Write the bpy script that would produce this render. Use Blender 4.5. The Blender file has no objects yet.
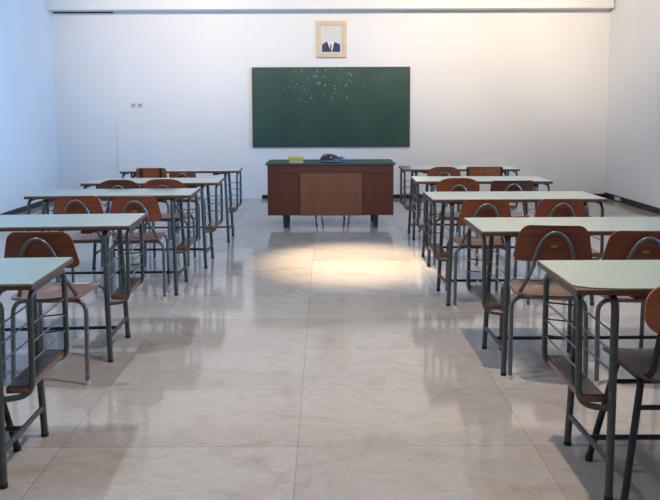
import bpy, bmesh, math, random
from mathutils import Vector, Matrix
random.seed(4)
C = bpy.context.scene.collection
PI = math.pi
R = math.radians

# ------------------------------------------------------------------ materials
def new_mat(name):
    m = bpy.data.materials.new(name); m.use_nodes = True
    nt = m.node_tree
    return m, nt, nt.nodes['Principled BSDF']

def plain(name, col, rough=.5, metal=0., spec=.5, coat=0.):
    m, nt, b = new_mat(name)
    b.inputs['Base Color'].default_value = (*col, 1)
    b.inputs['Roughness'].default_value = rough
    b.inputs['Metallic'].default_value = metal
    b.inputs['Specular IOR Level'].default_value = spec
    b.inputs['Coat Weight'].default_value = coat
    b.inputs['Coat Roughness'].default_value = .15
    return m

def ramp(nt, fac, stops):
    r = nt.nodes.new('ShaderNodeValToRGB')
    els = r.color_ramp.elements
    els[0].position, els[0].color = stops[0][0], (*stops[0][1], 1)
    els[1].position, els[1].color = stops[-1][0], (*stops[-1][1], 1)
    for p, c in stops[1:-1]:
        e = els.new(p); e.color = (*c, 1)
    nt.links.new(fac, r.inputs[0])
    return r.outputs[0]

def noise(nt, scale, detail=4, vec_scale=(1,1,1), rough=.5, coord='Object', offset=(0,0,0), dist=0):
    tc = nt.nodes.new('ShaderNodeTexCoord'); mp = nt.nodes.new('ShaderNodeMapping')
    mp.inputs['Scale'].default_value = vec_scale
    mp.inputs['Location'].default_value = offset
    nt.links.new(tc.outputs[coord], mp.inputs[0])
    n = nt.nodes.new('ShaderNodeTexNoise')
    n.inputs['Scale'].default_value = scale; n.inputs['Detail'].default_value = detail
    n.inputs['Roughness'].default_value = rough; n.inputs['Distortion'].default_value = dist
    nt.links.new(mp.outputs[0], n.inputs['Vector'])
    return n.outputs['Fac']

def mix(nt, a, b, fac, mode='MIX'):
    x = nt.nodes.new('ShaderNodeMix'); x.data_type = 'RGBA'; x.blend_type = mode
    for s, v in ((x.inputs[0], fac), (x.inputs[6], a), (x.inputs[7], b)):
        if hasattr(v, 'is_output'): nt.links.new(v, s)
        elif isinstance(v, (int, float)): s.default_value = v
        else: s.default_value = (*v, 1)
    return x.outputs[2]

def wood(name, dark, light, rough=.4, scale=7, vs=(1, 6, 6), coat=.2, wear=None):
    m, nt, b = new_mat(name)
    f = noise(nt, scale, 6, vs, .6, dist=.4)
    c = ramp(nt, f, [(.3, dark), (.7, light)])
    if wear:
        w = noise(nt, 9, 3, (1, 1, 1), .6, offset=(3, 1, 2))
        wf = ramp(nt, w, [(.55, (0, 0, 0)), (.72, (1, 1, 1))])
        c = mix(nt, c, wear, wf)
    nt.links.new(c, b.inputs['Base Color'])
    b.inputs['Roughness'].default_value = rough
    b.inputs['Coat Weight'].default_value = coat
    b.inputs['Coat Roughness'].default_value = .25
    return m

def metal_paint(name, col, chip, rough=.35, metal=.55):
    m, nt, b = new_mat(name)
    f = noise(nt, 60, 3, (1, 1, 1), .6)
    c = ramp(nt, f, [(.60, col), (.72, chip)])
    nt.links.new(c, b.inputs['Base Color'])
    b.inputs['Roughness'].default_value = rough
    b.inputs['Metallic'].default_value = metal
    return m

M = {}
M['tube'] = metal_paint('desk_tube', (.070, .080, .075), (.17, .18, .17), .38, .4)
M['tube_chair'] = metal_paint('chair_tube', (.15, .16, .165), (.32, .33, .34), .28, .7)
M['rod'] = plain('thin_rod', (.16, .18, .20), .3, .7)
M['dark_rod'] = plain('dark_rod', (.02, .022, .025), .4, .3)
M['black_tube'] = plain('black_tube', (.004, .004, .0045), .45, .0)
M['rubber'] = plain('rubber_black', (.012, .012, .012), .7)
M['white_foot'] = plain('foot_white', (.62, .60, .56), .6)
M['lam'] = None
def laminate():
    m, nt, b = new_mat('green_laminate')
    f = noise(nt, 5, 4)
    c = ramp(nt, f, [(.3, (.195, .285, .225)), (.7, (.215, .305, .24))])
    nt.links.new(c, b.inputs['Base Color'])
    b.inputs['Roughness'].default_value = .32
    b.inputs['Coat Weight'].default_value = .8; b.inputs['Coat Roughness'].default_value = .12
    return m
M['lam'] = laminate()
M['edge'] = wood('desk_edge_wood', (.065, .026, .015), (.14, .060, .036), .5, 9, (1, 8, 8), .1)
M['ply'] = wood('chair_plywood', (.17, .042, .016), (.26, .070, .028), .38, 5, (1, 1, 8), .15)
M['ply_dark'] = wood('chair_plywood_dark', (.085, .026, .014), (.13, .042, .022), .4, 5, (1, 1, 8), .15)
M['ply_orange'] = wood('chair_plywood_orange', (.24, .065, .022), (.34, .10, .038), .38, 5, (1, 1, 8), .15)
M['seat'] = wood('chair_seat_wood', (.14, .048, .026), (.23, .095, .058), .28, 5, (1, 6, 1), .3, wear=(.36, .25, .19))
M['seat_dark'] = wood('chair_seat_dark', (.045, .024, .017), (.085, .048, .034), .35, 5, (1, 6, 1), .3)
M['shelf'] = wood('shelf_wood', (.11, .040, .018), (.21, .085, .038), .35, 8, (6, 1, 6), .3)
M['shelf_top'] = wood('shelf_top_worn', (.032, .031, .032), (.07, .065, .06), .25, 8, (6, 1, 6), .3)
M['sticker'] = plain('sticker', (.34, .25, .20), .6)
M['desk_brown'] = wood('teacher_desk_brown', (.095, .024, .010), (.125, .034, .015), .5, 3, (5, 5, 1), .05)
M['desk_panel'] = wood('teacher_desk_panel', (.17, .066, .034), (.21, .085, .046), .5, 3, (6, 6, 1), .05)
M['desk_top'] = plain('teacher_desk_green', (.012, .085, .062), .35)
M['desk_leg'] = plain('teacher_desk_leg', (.035, .022, .017), .45)
M['yellow'] = plain('yellow_box', (.52, .44, .06), .4)
M['cream'] = plain('cream_box', (.50, .47, .30), .5)
M['bag_black'] = plain('bag_black', (.015, .014, .016), .3)
M['bag_blue'] = plain('bag_blue', (.05, .11, .20), .35)
M['bag_pale'] = plain('bag_pale', (.26, .33, .38), .4)
M['white'] = plain('plain_white', (.75, .75, .73), .5)
M['board_frame'] = plain('board_frame', (.055, .075, .075), .4, .3)
M['baseboard'] = plain('baseboard_black', (.012, .012, .014), .35)
M['grey'] = plain('socket_grey', (.42, .42, .44), .5)
M['hole'] = plain('socket_hole', (.02, .02, .02), .6)
M['pic_frame'] = wood('picture_frame_pale', (.62, .46, .30), (.74, .58, .40), .5, 10, (1, 1, 1), 0)
M['pic_paper'] = plain('picture_paper', (.66, .67, .64), .6)
M['navy'] = plain('suit_navy', (.010, .035, .15), .6)
M['navy_dark'] = plain('suit_dark', (.006, .010, .02), .6)
M['shirt'] = plain('shirt_white', (.80, .80, .80), .6)
M['alu'] = plain('window_frame_grey', (.5, .5, .5), .4, .5)

def wall_mat():
    m, nt, b = new_mat('wall_paint')
    f = noise(nt, 1.2, 3)
    c = ramp(nt, f, [(.3, (.80, .80, .80)), (.7, (.83, .83, .83))])
    nt.links.new(c, b.inputs['Base Color'])
    b.inputs['Roughness'].default_value = .55
    b.inputs['Specular IOR Level'].default_value = .3
    return m
M['wall'] = wall_mat()
M['ceil'] = plain('ceiling_paint', (.8, .8, .8), .8)

def floor_mat():
    m, nt, b = new_mat('marble_tiles')
    tc = nt.nodes.new('ShaderNodeTexCoord'); mp = nt.nodes.new('ShaderNodeMapping')
    mp.inputs['Location'].default_value = (0.117 + .975 * 8, -2.752 + .583 * 12, 0)
    nt.links.new(tc.outputs['Object'], mp.inputs[0])
    br = nt.nodes.new('ShaderNodeTexBrick')
    br.offset = 0; br.squash = 1
    br.inputs['Scale'].default_value = 1
    br.inputs['Brick Width'].default_value = .975
    br.inputs['Row Height'].default_value = .583
    br.inputs['Mortar Size'].default_value = .0022
    br.inputs['Mortar Smooth'].default_value = .2
    br.inputs['Bias'].default_value = 0
    br.inputs['Color1'].default_value = (.41, .352, .305, 1)
    br.inputs['Color2'].default_value = (.53, .468, .42, 1)
    br.inputs['Mortar'].default_value = (.30, .26, .23, 1)
    nt.links.new(mp.outputs[0], br.inputs['Vector'])
    n1 = noise(nt, 2.2, 9, (1, 1.5, 1), .65, dist=1.2)
    c1 = ramp(nt, n1, [(.3, (.80, .77, .74)), (.5, (1, 1, 1)), (.72, (.88, .86, .83))])
    n2 = noise(nt, 26, 5, (1, 1, 1), .7)
    c2 = ramp(nt, n2, [(.32, (.80, .77, .74)), (.42, (1, 1, 1))])
    c = mix(nt, br.outputs['Color'], c1, 1., 'MULTIPLY')
    c = mix(nt, c, c2, .8, 'MULTIPLY')
    n4 = noise(nt, 5, 8, (1, 2.2, 1), .7, offset=(5, 2, 0), dist=2.5)
    c4 = ramp(nt, n4, [(.47, (1, 1, 1)), (.50, (.80, .76, .72)), (.53, (1, 1, 1))])
    c = mix(nt, c, c4, .6, 'MULTIPLY')
    nt.links.new(c, b.inputs['Base Color'])
    n3 = noise(nt, 3, 4)
    r = nt.nodes.new('ShaderNodeMapRange'); nt.links.new(n3, r.inputs[0])
    r.inputs[3].default_value = .06; r.inputs[4].default_value = .13
    nt.links.new(r.outputs[0], b.inputs['Roughness'])
    b.inputs['IOR'].default_value = 1.6
    return m
M['floor'] = floor_mat()

def board_mat():
    m, nt, b = new_mat('chalkboard_green')
    n1 = noise(nt, 1.6, 6, (1, 1, 1), .6, offset=(4, 0, 1))
    base = ramp(nt, n1, [(.35, (.016, .058, .048)), (.7, (.030, .088, .066))])
    # chalk flecks: sharp specks, gathered in a patch in the upper middle of the board
    tc = nt.nodes.new('ShaderNodeTexCoord')
    v = nt.nodes.new('ShaderNodeTexVoronoi'); v.inputs['Scale'].default_value = 17
    nt.links.new(tc.outputs['Object'], v.inputs['Vector'])
    fl = ramp(nt, v.outputs['Distance'], [(.15, (1, 1, 1)), (.27, (0, 0, 0))])
    wn = noise(nt, 14, 2, (1, 1, 1), .5, offset=(1, 7, 3))
    wf = ramp(nt, wn, [(.44, (0, 0, 0)), (.56, (1, 1, 1))])
    sep = nt.nodes.new('ShaderNodeVectorMath'); sep.operation = 'DISTANCE'
    mp = nt.nodes.new('ShaderNodeMapping'); mp.inputs['Scale'].default_value = (1, 0, 1.9)
    nt.links.new(tc.outputs['Object'], mp.inputs[0])
    nt.links.new(mp.outputs[0], sep.inputs[0]); sep.inputs[1].default_value = (-.10, 0, 1.80)
    pf = ramp(nt, sep.outputs['Value'], [(.15, (1, 1, 1)), (.75, (.0, .0, .0))])
    f = mix(nt, fl, wf, 1., 'MULTIPLY'); f = mix(nt, f, pf, 1., 'MULTIPLY')
    c = mix(nt, base, (.42, .52, .47), f)
    nt.links.new(c, b.inputs['Base Color'])
    b.inputs['Roughness'].default_value = .42
    return m
M['board'] = board_mat()

# ------------------------------------------------------------------ mesh helpers
def link(name, bm, mat, parent=None, smooth=False, loc=(0, 0, 0), bevel=0):
    me = bpy.data.meshes.new(name)
    bmesh.ops.recalc_face_normals(bm, faces=bm.faces)
    bm.to_mesh(me); bm.free()
    for mt in (mat if isinstance(mat, (list, tuple)) else [mat]): me.materials.append(mt)
    if smooth:
        for p in me.polygons: p.use_smooth = True
    o = bpy.data.objects.new(name, me); C.objects.link(o)
    o.parent = parent; o.location = loc
    if bevel:
        md = o.modifiers.new('bevel', 'BEVEL'); md.width = bevel; md.segments = 2; md.limit_method = 'ANGLE'
    return o

def box(bm, x0, x1, y0, y1, z0, z1):
    v = [bm.verts.new(p) for p in ((x0,y0,z0),(x1,y0,z0),(x1,y1,z0),(x0,y1,z0),(x0,y0,z1),(x1,y0,z1),(x1,y1,z1),(x0,y1,z1))]
    for f in ((3,2,1,0),(4,5,6,7),(0,1,5,4),(1,2,6,5),(2,3,7,6),(3,0,4,7)): bm.faces.new([v[i] for i in f])
    return v

def fillet(pts, r, n=6):
    pts = [Vector(p) for p in pts]; out = [pts[0]]
    for i in range(1, len(pts) - 1):
        a, b, c = pts[i-1], pts[i], pts[i+1]
        d1 = (a - b); d2 = (c - b)
        rr = min(r, d1.length * .49, d2.length * .49)
        p1 = b + d1.normalized() * rr; p2 = b + d2.normalized() * rr
        for k in range(n + 1):
            t = k / n
            out.append((1-t)**2 * p1 + 2*t*(1-t) * b + t*t * p2)
    out.append(pts[-1]); return out

def tube(bm, pts, r, seg=10, r_end=None):
    pts = [Vector(p) for p in pts]; n = len(pts)
    T = []
    for i in range(n):
        a = pts[max(0, i-1)]; b = pts[min(n-1, i+1)]; T.append((b - a).normalized())
    ref = Vector((0, 0, 1)) if abs(T[0].z) < .9 else Vector((1, 0, 0))
    N = (ref - T[0] * ref.dot(T[0])).normalized(); rings = []
    for i in range(n):
        N = (N - T[i] * N.dot(T[i])).normalized(); B = T[i].cross(N)
        rad = r if r_end is None else r + (r_end - r) * i / (n - 1)
        rings.append([bm.verts.new(pts[i] + (N * math.cos(2*PI*k/seg) + B * math.sin(2*PI*k/seg)) * rad) for k in range(seg)])
    for i in range(n-1):
        for k in range(seg):
            bm.faces.new((rings[i][k], rings[i][(k+1) % seg], rings[i+1][(k+1) % seg], rings[i+1][k]))
    bm.faces.new(rings[0][::-1]); bm.faces.new(rings[-1])

def tube_obj(name, pts, r, mat, parent, fr=0, seg=10):
    bm = bmesh.new(); tube(bm, fillet(pts, fr) if fr else pts, r, seg)
    o = link(name, bm, mat, parent, True)
    md = o.modifiers.new('split', 'EDGE_SPLIT'); md.split_angle = R(50)
    return o

def prism(bm, poly, lo, hi, axis='z'):
    def P(p, h):
        return (p[0], p[1], h) if axis == 'z' else (p[0], h, p[1])
    a = [bm.verts.new(P(p, lo)) for p in poly]; b = [bm.verts.new(P(p, hi)) for p in poly]
    n = len(poly)
    bm.faces.new(a[::-1]); bm.faces.new(b)
    for i in range(n): bm.faces.new((a[i], a[(i+1) % n], b[(i+1) % n], b[i]))

def sheet(widthf, v0, v1, place, th, nu=14, nv=14):
    """curved plywood: rows v (v0..v1), half width widthf(v); place(u, v, t) -> point, t = 0 front face / th back face"""
    bm = bmesh.new(); L = [[], []]
    for side in (0, 1):
        for j in range(nv + 1):
            q = j / nv; q = .5 - .5 * math.cos(PI * q)
            v = v0 + (v1 - v0) * q; w = widthf(v)
            L[side].append([bm.verts.new(place(-w + 2 * w * i / nu, v, th * side)) for i in range(nu + 1)])
    for j in range(nv):
        for i in range(nu):
            a, b = L[0], L[1]
            bm.faces.new((a[j][i], a[j][i+1], a[j+1][i+1], a[j+1][i]))
            bm.faces.new((b[j][i], b[j+1][i], b[j+1][i+1], b[j][i+1]))
    for j in range(nv):
        for i in (0, nu):
            bm.faces.new((L[0][j][i], L[0][j+1][i], L[1][j+1][i], L[1][j][i]))
    for i in range(nu):
        for j in (0, nv):
            bm.faces.new((L[0][j][i], L[0][j][i+1], L[1][j][i+1], L[1][j][i]))
    return bm

def sheet_obj(name, bm, mat, parent):
    o = link(name, bm, mat, parent, True)
    md = o.modifiers.new('split', 'EDGE_SPLIT'); md.split_angle = R(45)
    return o

def thing(name, label, cat, loc=(0, 0, 0), rz=0, group=None):
    o = bpy.data.objects.new(name, None); C.objects.link(o)
    o.empty_display_size = .1
    o.location = loc; o.rotation_euler = (0, 0, rz)
    o['label'] = label; o['category'] = cat
    if group: o['group'] = group
    return o

def struct(name, bm, mat, parent=None, bevel=0):
    o = link(name, bm, mat, parent, bevel=bevel)
    if parent is None: o['kind'] = 'structure'
    return o

# ------------------------------------------------------------------ the room
XL, XR, YB, YF, ZC = -4.165, 4.373, 10.70, -3.0, 3.70
T = .15
bm = bmesh.new(); box(bm, XL - T, XR + T, YF - T, YB + T + .1, -.1, 0); struct('floor', bm, M['floor'])
bm = bmesh.new(); box(bm, XL - T, XR + T, YF - T, YB + T + .1, ZC, ZC + .1); struct('ceiling', bm, M['ceil'])
bm = bmesh.new(); box(bm, XL - T, XL, YF - T, YB + T, 0, ZC); struct('wall_left', bm, M['wall'])
# right wall with two window openings towards the daylight
WIN = [(1.2, 4.4), (5.2, 8.4)]; WZ0, WZ1 = .95, 2.95
bm = bmesh.new()
box(bm, XR, XR + T, YF - T, YB + T, 0, WZ0); box(bm, XR, XR + T, YF - T, YB + T, WZ1, ZC)
ys = [YF - T] + [v for w in WIN for v in w] + [YB + T]
for a, b in zip(ys[0::2], ys[1::2]): box(bm, XR, XR + T, a, b, WZ0, WZ1)
struct('wall_right', bm, M['wall'])
# back wall: main plane and a slightly recessed part on the left
XP = -3.215
bm = bmesh.new(); box(bm, XP, XR, YB, YB + T, 0, ZC); box(bm, XL, XP, YB + .015, YB + T, 0, ZC); struct('wall_back', bm, M['wall'])
bm = bmesh.new(); box(bm, XL - T, XR + T, YF - T, YF, 0, ZC); struct('wall_front', bm, M['wall'])
bm = bmesh.new(); box(bm, XL, XR - .02, YB - .20, YB + .015, 2.893, ZC); struct('trim_1', bm, M['wall'], bevel=.006)
bm = bmesh.new(); box(bm, XL + .01, XP - .02, YB + .003, YB + .015, 2.872, 2.893); struct('shadow_gap_strip', bm, M['hole'])  # flat black strip paints in the shadow gap above the recessed wall part
bm = bmesh.new(); box(bm, XR - .016, XR, YF, YB, 0, .085); struct('baseboard_right', bm, M['baseboard'], bevel=.004)
bm = bmesh.new(); box(bm, XL, XL + .014, YF, YB + .015, 0, .07); struct('baseboard_left', bm, M['baseboard'], bevel=.004)
bm = bmesh.new(); box(bm, -.985, XR - .016, YB - .016, YB, 0, .06); struct('baseboard_back', bm, M['baseboard'], bevel=.004)

glass = bpy.data.materials.new('window_glass'); glass.use_nodes = True
g = glass.node_tree; gb = g.nodes['Principled BSDF']
gb.inputs['Transmission Weight'].default_value = 1; gb.inputs['Roughness'].default_value = 0; gb.inputs['IOR'].default_value = 1.45
for i, (a, b) in enumerate(WIN):
    w = bpy.data.objects.new('window_%d' % (i + 1), None); C.objects.link(w); w.location = (XR + .08, (a + b) / 2, WZ0); w['kind'] = 'structure'
    h = (b - a) / 2; H = WZ1 - WZ0
    bm = bmesh.new()
    for y0, y1, z0, z1 in ((-h, h, 0, .05), (-h, h, H - .05, H), (-h, -h + .05, .05, H - .05), (h - .05, h, .05, H - .05), (-.025, .025, .05, H - .05)):
        box(bm, -.03, .03, y0, y1, z0, z1)
    link('window_frame', bm, M['alu'], w)
    bm = bmesh.new(); box(bm, -.003, .003, -h + .05, h - .05, .05, H - .05); link('pane', bm, glass, w)
    bm = bmesh.new(); box(bm, -.11, -.03, -h, h, -.02, 0); link('window_sill', bm, M['white'], w)

# ------------------------------------------------------------------ pupils' double desks
LAM_CUT = {}
def desk(label, inner, side, rz=0, w=1.24, d=.47, chipped=False):
    """inner = near corner on the aisle side; side=+1: desk extends to +x"""
    hw, hd = w / 2, d / 2
    c, s = math.cos(rz), math.sin(rz)
    lx, ly = -side * hw, -hd
    ox = inner[0] - (lx * c - ly * s); oy = inner[1] - (lx * s + ly * c)
    t = thing('school_desk', label, 'desk', (ox, oy, 0), rz, 'double school desks with green tops and side racks')
    bm = bmesh.new(); box(bm, -hw, hw, -hd, hd, .726, .7455)
    top = link('tabletop', bm, M['edge'], t, bevel=.003)
    a = .004
    poly = [(-hw + a, -hd + a), (hw - a, -hd + a), (hw - a, hd - a), (-hw + a, hd - a)]
    if chipped:
        poly = [(-hw + a, -hd + .055), (-hw + .02, -hd + .042), (-hw + .05, -hd + .022), (-hw + .12, -hd + .008), (-hw + .17, -hd + a)] + poly[1:]
    bm = bmesh.new(); prism(bm, poly, .7455, .7495); link('laminate', bm, M['lam'], top)
    for sx in (-1, 1):
        xt, xf = sx * (hw - .145), sx * (hw - .108)          # leg top / foot
        zt = .712
        for yy, yfoot in ((-hd + .02, -hd - .045), (.13, .125)):
            ym = (-hd + .02 + .13) / 2
            xft = xf if yy > 0 else sx * (hw - .112)
            o = tube_obj('leg', [(xft, yfoot, .012), (xt, yy, zt), (xt, ym, zt)], .0145, M['tube'], t, .05)
            tube_obj('rubber_foot', [(xft, yfoot, 0), (xft, yfoot, .016)], .0158, M['rubber'], o)
        bm = bmesh.new(); box(bm, xt - sx * .10 - .03, xt - sx * .10 + .03, -hd + .03, hd - .06, .702, .726)
        box(bm, min(xt - sx * .10, xt + sx * .015), max(xt - sx * .10, xt + sx * .015), -hd + .04, -hd + .09, .712, .726)
        link('batten', bm, M['edge'], t, bevel=.003)
        def legx(z, far):  # where the leg is at height z
            xft = xf if far else sx * (hw - .112)
            q = z / zt; return xft + (xt - xft) * q
        def legy(z, far):
            q = z / zt; f_, t_ = ((.125, .13) if far else (-hd - .045, -hd + .02)); return f_ + (t_ - f_) * q
        xo = sx * (hw - .022); yn, yf = -hd + .035, .17
        # outer rack tube: hook on the near leg, up, along under the top's end, down, hook on the far leg
        tube_obj('rack_tube', [(legx(.34, 0), legy(.34, 0), .318), (xo, yn - .01, .318), (xo, yn, .712), (xo, yf, .712), (xo, yf + .01, .318), (legx(.34, 1), legy(.34, 1), .318)],
                 .0115, M['tube'], t, .055)
        for z in (.585, .515, .445):
            tube_obj('rack_rod', [(xo, yn, z), (xo, yf, z)], .0038, M['rod'], t, seg=6)
            tube_obj('rack_rod', [(legx(z, 0), legy(z, 0), z), (legx(z, 1), legy(z, 1), z)], .0038, M['rod'], t, seg=6)
            tube_obj('rack_rod', [(xo, yf + .004, z), (legx(z, 1), legy(z, 1), z)], .0034, M['dark_rod'], t, seg=6)
        x0, x1 = sorted((legx(.36, 1) + sx * .012, xo - sx * .008))
        bm = bmesh.new(); box(bm, x0, x1, yn - .025, yf + .01, .331, .356)
        sh = link('shelf', bm, M['shelf'], t, bevel=.004)
        bm = bmesh.new(); box(bm, x0 + .004, x1 - .004, yn - .02, yf + .005, .356, .3595)
        link('shelf_lining', bm, M['shelf_top'], sh)
        tube_obj('stretcher', [(legx(.13, 0), legy(.13, 0), .13), (legx(.11, 1), legy(.11, 1), .125)], .011, M['tube'], t)
    lx = hw - .115
    tube_obj('crossbar', [(-lx, -.075, .128), (lx, -.075, .128)], .010, M['dark_rod'], t)
    return t

desk('green-topped double desk at front right of the rows, with a chipped corner by the aisle', (.891, 2.400), 1, R(0), chipped=True)
desk('second nearest green double desk in the right-hand row', (.815, 3.552), 1, R(.3))
desk('middle green double desk of the five in the right-hand row', (.757, 4.833), 1, R(.2))
desk('green double desk second from the back wall in the right-hand row', (.804, 6.069), 1, R(-1.5), w=1.2)
desk('rearmost green double desk of the right-hand row, nearest the chalkboard', (.827, 7.295), 1, R(-.5))
desk('blue-green double desk at the left picture edge, nearest of the left-hand row', (-1.080, 2.498), -1, R(2.2))
desk('second nearest green double desk in the left-hand row, open rack facing the aisle', (-1.081, 3.775), -1, R(3.2))
desk('middle green double desk of the five in the left-hand row', (-1.008, 5.139), -1, R(1.5))
desk('green double desk second from the back wall in the left-hand row', (-.940, 6.024), -1, R(1.3), w=1.2)
desk('rearmost green double desk of the left-hand row, nearest the chalkboard', (-.904, 7.203), -1, R(1.5))

# ------------------------------------------------------------------ chairs
def back_profile(kind, w, z0, z1):
    hw = w / 2; H = z1 - z0
    if kind == 'dome':
        def f(z):
            q = (z - z0) / H
            if q < .18: return hw * .97 - .028 * (1 - math.sqrt(max(0, 1 - ((.18 - q) / .18) ** 2)))
            if q < .55: return hw * (.97 + .03 * math.sin((q - .18) / .37 * PI / 2))
            p = (q - .55) / .45
            return hw * (.30 + .70 * (1 - p ** 2.0) ** .5) if p < 1 else hw * .30
        return f
    taper = {'trap': .035, 'flat': .016}[kind]
    rt = {'trap': .045, 'flat': .022}[kind]
    def f(z):
        q = (z - z0) / H
        base = hw - taper * max(0, (q - .15)) / .85
        dt = z1 - z; db = z - z0
        if dt < rt: base -= rt * .9 * (1 - math.sqrt(max(0, 1 - ((rt - dt) / rt) ** 2)))
        rb = .028
        if db < rb: base -= rb * (1 - math.sqrt(max(0, 1 - ((rb - db) / rb) ** 2)))
        return base
    return f

def chair(label, x, y, rz=0, kind='trap', w=.375, zt=.80, wood_='ply', arch=True, sticker=False, straps=False, low=.185, seatm='seat', hw=.187):
    t = thing('school_chair', label, 'chair', (x, y, 0), rz, 'brown plywood chairs behind the pupils desks')
    m = M['tube_chair']
    for yy, yc in ((0, .02), (.375, .35)):
        for sx in (-1, 1):
            o = tube_obj('leg', [(sx * hw, yy, .018), (sx * (hw - .004), yc, .428), (0, yc, .428)], .0115, m, t, .065)
            tube_obj('foot_cap', [(sx * hw, yy, 0), (sx * hw, yy, .022)], .0135, M['white_foot'], o)
    for sx in (-1, 1):
        tube_obj('seat_rail', [(sx * .12, .0, .432), (sx * .12, .36, .432)], .010, m, t)
    # plywood seat, dished, rear corners rounded
    def sw(v):
        b = hw - .018 + .018 * (v + .075) / .40
        for e, r in ((v + .075, .05), (.325 - v, .035)):
            if e < r: b -= r * (1 - math.sqrt(max(0, 1 - ((r - e) / r) ** 2)))
        return b
    sheet_obj('seat', sheet(sw, -.075, .325, lambda u, v, th: (u, v, .452 + .012 * (u / .2) ** 2 - .014 * max(0, (v - .22) / .1) ** 2 - th + .010 * max(0, (-v) / .08)), .010), M[seatm], t)
    z1 = zt; z0 = zt - low
    ytop = lambda z: -.085 - .16 * (z - .60)
    wf = back_profile(kind, w, z0, z1)
    mat = M[wood_]
    bk = sheet_obj('backrest', sheet(wf, z0, z1, lambda u, v, th: (u, ytop(v) + .018 + .45 * u * u * 1.0 - th + .004, v), .009), mat, t)
    za = zt - .03 if arch is True else zt - arch
    ht = .175; hwid = .096
    pts = []
    zs = za - ht
    yb = lambda z: ytop(z) + .002
    pts.append(Vector((-hw * .8, .015, .44))); pts.append(Vector((-.118, -.035, .53)))
    for k in range(13):
        a = PI * k / 12
        z = zs + ht * math.sin(a) ** 1.12
        pts.append(Vector((-hwid * math.cos(a), yb(z) - .012 + .45 * (hwid * math.cos(a)) ** 2, z)))
    pts.append(Vector((.118, -.035, .53))); pts.append(Vector((hw * .8, .015, .44)))
    tube_obj('back_tube', pts, .0097, m, t, .03)
    if sticker:
        zz = za - .075
        bm = bmesh.new(); box(bm, -.016, .016, 0, .0015, -.006, .006)
        s = link('sticker', bm, M['sticker'], bk, loc=(0, ytop(zz) + .0115, zz))
        s['label'] = 'small pale inventory sticker'
    if straps:
        for sx in (-1, 1):
            q = sx * w * straps
            bm = bmesh.new(); box(bm, -.011, .011, 0, .004, z0 + .01, z1 - .004)
            link('strap', bm, M['dark_rod'], bk, loc=(q, ytop(z1) + .006 + .45 * q * q, 0))
        if straps > .4:
            bm = bmesh.new(); bmesh.ops.create_uvsphere(bm, u_segments=10, v_segments=6, radius=.009)
            link('bolt', bm, M['dark_rod'], bk, loc=(.0, ytop(z1) + .012, z1 - .075))
    return t

# right-hand row
chair('reddish-brown chair with arch and sticker, at aisle end of second nearest right desk', 1.132, 3.430, R(-7), 'trap', .38, .818, sticker=True)
chair('wide-backed brown chair at the right picture edge, beside the aisle chair with sticker', 1.548, 3.37, R(-2), 'trap', .40, .80, sticker=True)
chair('brown chair by the aisle tucked under the middle right-hand desk', 1.09, 4.72, R(-1), 'trap', .37, .776)
chair('brown chair on the wall side tucked under the middle right-hand desk', 1.60, 4.72, R(-1), 'trap', .36, .778)
chair('dome-backed brown chair by the aisle at the right-hand desk second from the back', 1.14, 5.95, R(-1), 'dome', .37, .80, arch=.06)
chair('dark brown flat-topped chair on the wall side at the right-hand desk second from the back', 1.60, 5.95, R(2), 'flat', .39, .775, 'ply_dark')
chair('dome-backed brown chair by the aisle at the rearmost right-hand desk', 1.235, 7.22, R(0), 'dome', .35, .79, arch=.06)
chair('orange-brown flat backrest chair with dark end straps at the rearmost right-hand desk', 1.655, 7.22, R(0), 'flat', .385, .79, 'ply_orange', arch=.12, straps=.46)
# left-hand row
chair('reddish-brown chair with shiny arch at the second nearest left desk', -1.395, 3.405, R(1), 'trap', .37, .80)
chair('chair at the left picture edge, only curved legs in view under the nearest desk', -1.83, 3.42, R(3), 'trap', .36, .80)
chair('brown chair on the wall side at the middle left-hand desk', -1.775, 4.97, R(3), 'trap', .37, .78)
chair('brown chair at aisle end of middle left desk, sticker under its arch', -1.365, 4.95, R(8), 'trap', .37, .775, sticker=True)
chair('dome-backed brown chair on the wall side at the left-hand desk second from the back', -1.765, 5.95, R(1), 'dome', .36, .795, 'ply_dark', arch=.05)
chair('dome-backed brown chair by the aisle at the left-hand desk second from the back', -1.385, 5.95, R(2), 'dome', .36, .80, arch=.055)
chair('brown chair with two dark vertical straps on its backrest, rearmost left desk', -1.80, 7.20, R(0), 'flat', .335, hw=.148, zt=.79, wood_='ply_orange', arch=.12, straps=.3)# .79, 'ply_orange', arch=.12, straps=.3)
chair('low-backed brown chair by the aisle at the rearmost left-hand desk', -1.478, 7.20, R(0), 'flat', .30, .75, arch=.02, hw=.15)

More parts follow.
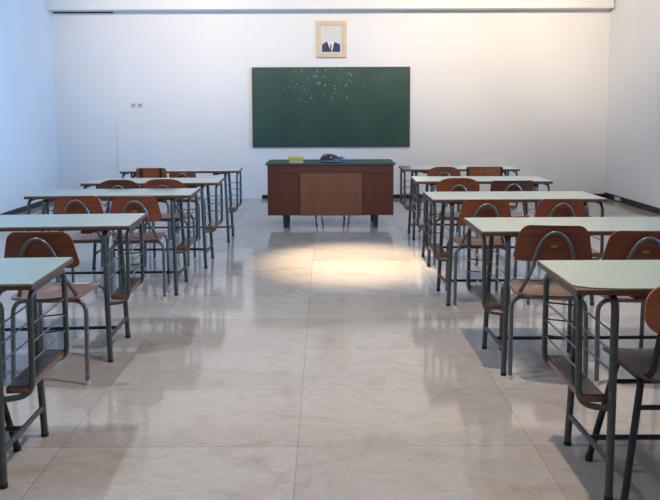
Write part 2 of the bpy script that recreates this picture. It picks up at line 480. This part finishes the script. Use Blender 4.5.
def black_chair(label, x, y, rz=0):
    """origin: middle of the seat's rear edge"""
    t = thing('black_framed_chair', label, 'chair', (x, y, 0), rz, 'black framed chairs at the nearest desks')
    m = M['black_tube']
    for sx in (-1, 1):
        o = tube_obj('leg', [(sx * .255, -.03, .015), (sx * .155, .08, .428), (sx * .155, .16, .428)], .0125, m, t, .03)
        tube_obj('foot_cap', [(sx * .258, -.032, 0), (sx * .255, -.03, .02)], .015, M['rubber'], o)
        o = tube_obj('leg', [(sx * .236, .325, .015), (sx * .155, .275, .428), (sx * .155, .16, .428)], .0125, m, t, .03)
        tube_obj('foot_cap', [(sx * .237, .326, 0), (sx * .236, .325, .02)], .015, M['rubber'], o)
        tube_obj('back_support', [(sx * .155, .12, .428), (sx * .155, .0, .47), (sx * .12, -.03, .78)], .011, m, t, .05)
    tube_obj('stretcher', [(-.185, .053, .335), (.185, .053, .335)], .009, m, t)
    tube_obj('stretcher', [(-.176, .288, .335), (.176, .288, .335)], .009, m, t)
    tube_obj('seat_rail', [(-.155, .275, .428), (.155, .275, .428)], .010, m, t)
    def sw(v):
        b = .185 + .01 * v / .36
        for e, r in ((v, .06), (.36 - v, .04)):
            if e < r: b -= r * (1 - math.sqrt(max(0, 1 - ((r - e) / r) ** 2)))
        return b
    sheet_obj('seat', sheet(sw, 0, .36, lambda u, v, th: (u, v, .450 + .012 * (u / .2) ** 2 - th - .012 * max(0, (v - .26) / .1) ** 2), .011), M['seat_dark'], t)
    z0, z1 = .605, .812
    def bw(z):
        q = (z - z0) / (z1 - z0) * 2 - 1
        return .195 * (.30 + .70 * (1 - abs(q) ** 3) ** .5) if abs(q) < 1 else .195 * .30
    sheet_obj('backrest', sheet(bw, z0, z1, lambda u, v, th: (u, -.015 + .35 * u * u - th - .1 * (v - .6), v), .010, nv=20), M['ply_orange'], t)
    return t
black_chair('black-framed chair with oval brown backrest cut off by the lower right picture edge', 1.275, 2.305, R(0))
black_chair('black-framed chair at lower left picture edge, mostly out of view, behind the desk rack', -1.500, 2.40, R(0))

# ------------------------------------------------------------------ teacher's desk
t = thing('teacher_desk', "wide brown wooden teacher's desk with green top below the chalkboard", 'desk', (.064, 8.0, 0), 0)
X0, X1 = -.736, .736
bm = bmesh.new(); box(bm, X0, X1, .012, .60, .150, .742); link('body', bm, M['desk_brown'], t, bevel=.003)
bm = bmesh.new(); box(bm, X0 + .006, X1 - .006, .002, .012, .648, .740); link('apron', bm, M['desk_brown'], t, bevel=.002)
for a, b in ((X0 + .004, -.360), (.370, X1 - .004)):
    bm = bmesh.new(); box(bm, a, b, .003, .012, .153, .642); link('side_panel', bm, M['desk_brown'], t, bevel=.002)
bm = bmesh.new(); box(bm, -.356, .366, -.012, .012, .150, .646); o = link('modesty_panel', bm, M['desk_panel'], t, bevel=.002); o['label'] = 'lighter brown raised centre panel'
bm = bmesh.new(); box(bm, X0 - .022, X1 + .022, -.015, .64, .742, .752); link('top_board', bm, M['desk_brown'], t, bevel=.002)
bm = bmesh.new(); box(bm, X0 - .022, X1 + .022, -.015, .64, .752, .762); o = link('green_top', bm, M['desk_top'], t, bevel=.002)
for x in (-.530, .530):
    for y in (.03, .53):
        bm = bmesh.new()
        v = box(bm, x - .030, x + .030, y, y + .045, 0, .15)
        for q in v[:4]: q.co.x = x + (q.co.x - x) * .78
        link('leg', bm, M['desk_leg'], t, bevel=.003)

# the stool behind it: only four thin legs show
t = thing('stool', "thin-legged stool hidden behind the teacher's desk, only its legs showing underneath", 'stool', (.099, 8.86, 0), R(33))
for a in (0, 90, 180, 270):
    ca, sa = math.cos(R(a)), math.sin(R(a))
    tube_obj('leg', [(.262 * ca, .262 * sa, 0), (.19 * ca, .19 * sa, .44)], .010, M['black_tube'], t)
bm = bmesh.new(); bmesh.ops.create_cone(bm, cap_ends=True, segments=32, radius1=.19, radius2=.19, depth=.03, matrix=Matrix.Translation((0, 0, .455)))
link('seat', bm, M['ply'], t, bevel=.006)

# yellow chalk box
t = thing('chalk_box', "small yellow box with pale lower half on the teacher's desk", 'box', (-.338, 8.06, .7625), R(2))
bm = bmesh.new(); box(bm, -.082, .082, -.035, .035, 0, .032); link('base', bm, M['cream'], t, bevel=.003)
bm = bmesh.new(); box(bm, -.085, .085, -.038, .038, .032, .074); link('lid', bm, M['yellow'], t, bevel=.004)

# black and blue rounded pouch with a strap
t = thing('pouch', "rounded black and blue pouch lying on the middle of the teacher's desk", 'bag', (.085, 8.16, .7625), R(-3))
def blob(rx, ry, rz, cx, cz, flat=.0, n=24, m_=12, pw=1.0):
    bm = bmesh.new(); bmesh.ops.create_uvsphere(bm, u_segments=n, v_segments=m_, radius=1)
    for v in bm.verts:
        x, y, z = v.co
        z = max(z, flat)
        v.co = Vector((cx + rx * x * (1 + .06 * math.sin(5 * y)), ry * y * (1 + .05 * math.sin(4 * x)), cz + rz * (abs(z) ** pw) * (1 if z > 0 else -1)))
    return bm
link('base', blob(.155, .085, .030, .0, .022, -.72), M['bag_blue'], t, True)
link('lower_rim', blob(.150, .088, .012, -.005, .012, -.9), M['bag_pale'], t, True)
link('cover', blob(.120, .078, .062, -.025, .032, -.1), M['bag_black'], t, True)
link('pocket', blob(.05, .07, .040, .105, .030, -.2), M['bag_blue'], t, True)
tube_obj('strap', [(-.13, -.02, .04), (-.12, -.02, .075), (-.09, -.01, .098), (-.02, .0, .096), (.04, 0, .086)], .0035, M['bag_black'], t, .02, 6)
bm = bmesh.new(); bmesh.ops.create_uvsphere(bm, u_segments=10, v_segments=6, radius=.008)
link('button', bm, M['white'], t, True, (-.01, -.068, .062))

# ------------------------------------------------------------------ on the walls
t = thing('chalkboard', 'wide dark green chalkboard with chalk specks on the back wall', 'chalkboard', (.0975, YB - .03, .808), 0)
bw, bh = 1.216, 1.227
bm = bmesh.new(); box(bm, -bw + .012, bw - .012, 0, .029, .012, bh - .012); link('writing_surface', bm, M['board'], t)
bm = bmesh.new()
for a in ((-bw, bw, 0, .014), (-bw, bw, bh - .014, bh), (-bw, -bw + .014, .014, bh - .014), (bw - .014, bw, .014, bh - .014)):
    box(bm, a[0], a[1], -.008, .029, a[2], a[3])
link('frame', bm, M['board_frame'], t)

t = thing('framed_picture', 'pale wood framed picture of a dark blue suit above the chalkboard', 'picture', (.1075, YB - .025, 2.182), 0)
pw, ph = .228, .556
bm = bmesh.new()
fw = .068
for a in ((-pw, pw, 0, fw), (-pw, pw, ph - fw, ph), (-pw, -pw + fw, fw, ph - fw), (pw - fw, pw, fw, ph - fw)):
    box(bm, a[0], a[1], -.012, .024, a[2], a[3])
link('frame', bm, M['pic_frame'], t, bevel=.004)
bm = bmesh.new(); box(bm, -pw + fw, pw - fw, .004, .02, fw, ph - fw); pr = link('print', bm, M['pic_paper'], t)
def pxy(x, y): return ((x - 331.5) * .01535, (57.5 - y) * .0152)
def art(name, pts, mat, y0, y1):
    bm = bmesh.new(); prism(bm, [pxy(*p) for p in pts], y0, y1, 'y'); link(name, bm, mat, pr)
art('shirt', [(322.5, 51.8), (326.6, 43.5), (328, 41.5), (334, 41.5), (338, 51.8)], M['shirt'], .002, .004)
art('jacket', [(322, 52), (322, 44.6), (326.7, 41.6), (330.6, 52)], M['navy'], .000, .003)
art('jacket', [(332.2, 52), (334.4, 42.0), (340, 44.6), (340, 52)], M['navy'], .000, .003)
art('lapel', [(325.6, 42.6), (326.9, 41.4), (330.8, 52), (329.0, 52)], M['navy_dark'], -.002, .0)
art('lapel', [(333.0, 52), (331.9, 52), (334.3, 41.8), (335.4, 42.6)], M['navy_dark'], -.002, .0)
art('tie', [(330.3, 52), (330.1, 46), (330.5, 43.8), (331.1, 43.8), (331.5, 46), (331.4, 52)], M['navy_dark'], -.001, .001)

for i, x in enumerate((-2.955, -2.85)):
    t = thing('wall_socket', ('left' if i == 0 else 'right') + ' one of two small grey-white sockets on the back wall left of the chalkboard', 'socket', (x, YB - .012, 1.462), 0, 'sockets on the back wall')
    bm = bmesh.new(); box(bm, -.045, .045, 0, .011, -.04, .04); link('plate', bm, M['white'], t, bevel=.003)
    bm = bmesh.new(); box(bm, -.028, .028, -.003, .001, -.024, .024); link('insert', bm, M['grey'], t, bevel=.002)
    for q in (-.010, .010):
        bm = bmesh.new(); bmesh.ops.create_cone(bm, cap_ends=True, segments=12, radius1=.005, radius2=.005, depth=.002, matrix=Matrix.Translation((q, -.0035, 0)) @ Matrix.Rotation(PI / 2, 4, 'X'))
        link('socket_hole', bm, M['hole'], t)
t = thing('floor_socket', 'small grey socket set into the black baseboard of the right wall', 'socket', (XR - .017, 10.2, .045), 0)
bm = bmesh.new(); box(bm, -.012, 0, -.10, .10, -.028, .028); link('plate', bm, M['grey'], t, bevel=.003)
bm = bmesh.new(); box(bm, -.015, -.012, -.05, .05, -.015, .015); link('insert', bm, M['white'], t)

# ------------------------------------------------------------------ light
def area(name, loc, rot, sx, sy, power, col, spread=None):
    l = bpy.data.lights.new(name, 'AREA'); l.shape = 'RECTANGLE'; l.size = sx; l.size_y = sy
    l.energy = power; l.color = col
    if spread: l.spread = spread
    o = bpy.data.objects.new(name, l); C.objects.link(o); o.location = loc; o.rotation_euler = rot
    return o
def aim(o, target):
    d = Vector(target) - o.location; o.rotation_euler = d.to_track_quat('-Z', 'Y').to_euler()
def spot(name, loc, target, power, col, angle, blend=.5, size=.05):
    l = bpy.data.lights.new(name, 'SPOT'); l.energy = power; l.color = col; l.spot_size = R(angle); l.spot_blend = blend; l.shadow_soft_size = size
    o = bpy.data.objects.new(name, l); C.objects.link(o); o.location = loc; aim(o, target); return o
DAY = (.19, .50, 1.)
WARM = (1., .82, .63)
for (a, b), p in zip(WIN, (18, 130)):
    area('daylight', (XR - .03, (a + b) / 2, (WZ0 + WZ1) / 2), (0, R(90), 0), WZ1 - WZ0 - .1, b - a - .1, p, DAY, R(95))
# ceiling lamps over the rows
for x, y, p in ((-2.2, 3.0, 52), (.65, 3.0, 68), (2.9, 1.6, 6), (-2.0, 6.6, 10), (2.4, 6.6, 22), (0, -.8, 4)):
    area('ceiling_lamp', (x, y, ZC - .02), (0, 0, 0), .10, .10, p, (1., .87, .72) if x > -1 else (.74, .88, 1.))
# spots washing the back wall from the ceiling
for x, p in ((-2.35, 285), (-.5, 165), (1.1, 225), (2.7, 310)):
    spot('wall_washer', (x, 7.2, ZC - .05), (x, YB, 2.75), p, WARM, 72, 1.0, .06)
spot('wall_washer', (1.6, 7.4, ZC - .05), (XR, 10.3, 2.7), 230, WARM, 60, 1.0, .06)  # added fill spot that brightens the right wall, not a known lamp
spot('floor_spot', (.2, 6.9, ZC - .05), (.27, 6.22, 0), 1800, (1., .82, .56), 32, 1.0, .04)

w = bpy.data.worlds.new('World'); bpy.context.scene.world = w; w.use_nodes = True
w.node_tree.nodes['Background'].inputs[0].default_value = (.45, .62, .9, 1)
w.node_tree.nodes['Background'].inputs[1].default_value = 1.0

# ------------------------------------------------------------------ camera
cam = bpy.data.cameras.new('camera'); co = bpy.data.objects.new('camera', cam); C.objects.link(co)
cam.sensor_fit = 'HORIZONTAL'; cam.sensor_width = 36; cam.lens = 690 / 660 * 36
cam.shift_x = .00758; cam.shift_y = -.13427
cam.clip_start = .05
co.location = (0, 0, 1.386)
pitch, roll = R(4.3), R(.22)
F = Vector((0, math.cos(pitch), -math.sin(pitch))); Rr = Vector((1, 0, 0)); U = Rr.cross(F)
c, s = math.cos(roll), math.sin(roll)
R2 = c * Rr - s * U; U2 = s * Rr + c * U
co.rotation_euler = Matrix((R2, U2, -F)).transposed().to_euler()
sc = bpy.context.scene; sc.camera = co
sc.view_settings.view_transform = 'Standard'; sc.view_settings.look = 'None'
sc.view_settings.gamma = 1; sc.view_settings.exposure = .12; sc.view_settings.use_curve_mapping = False
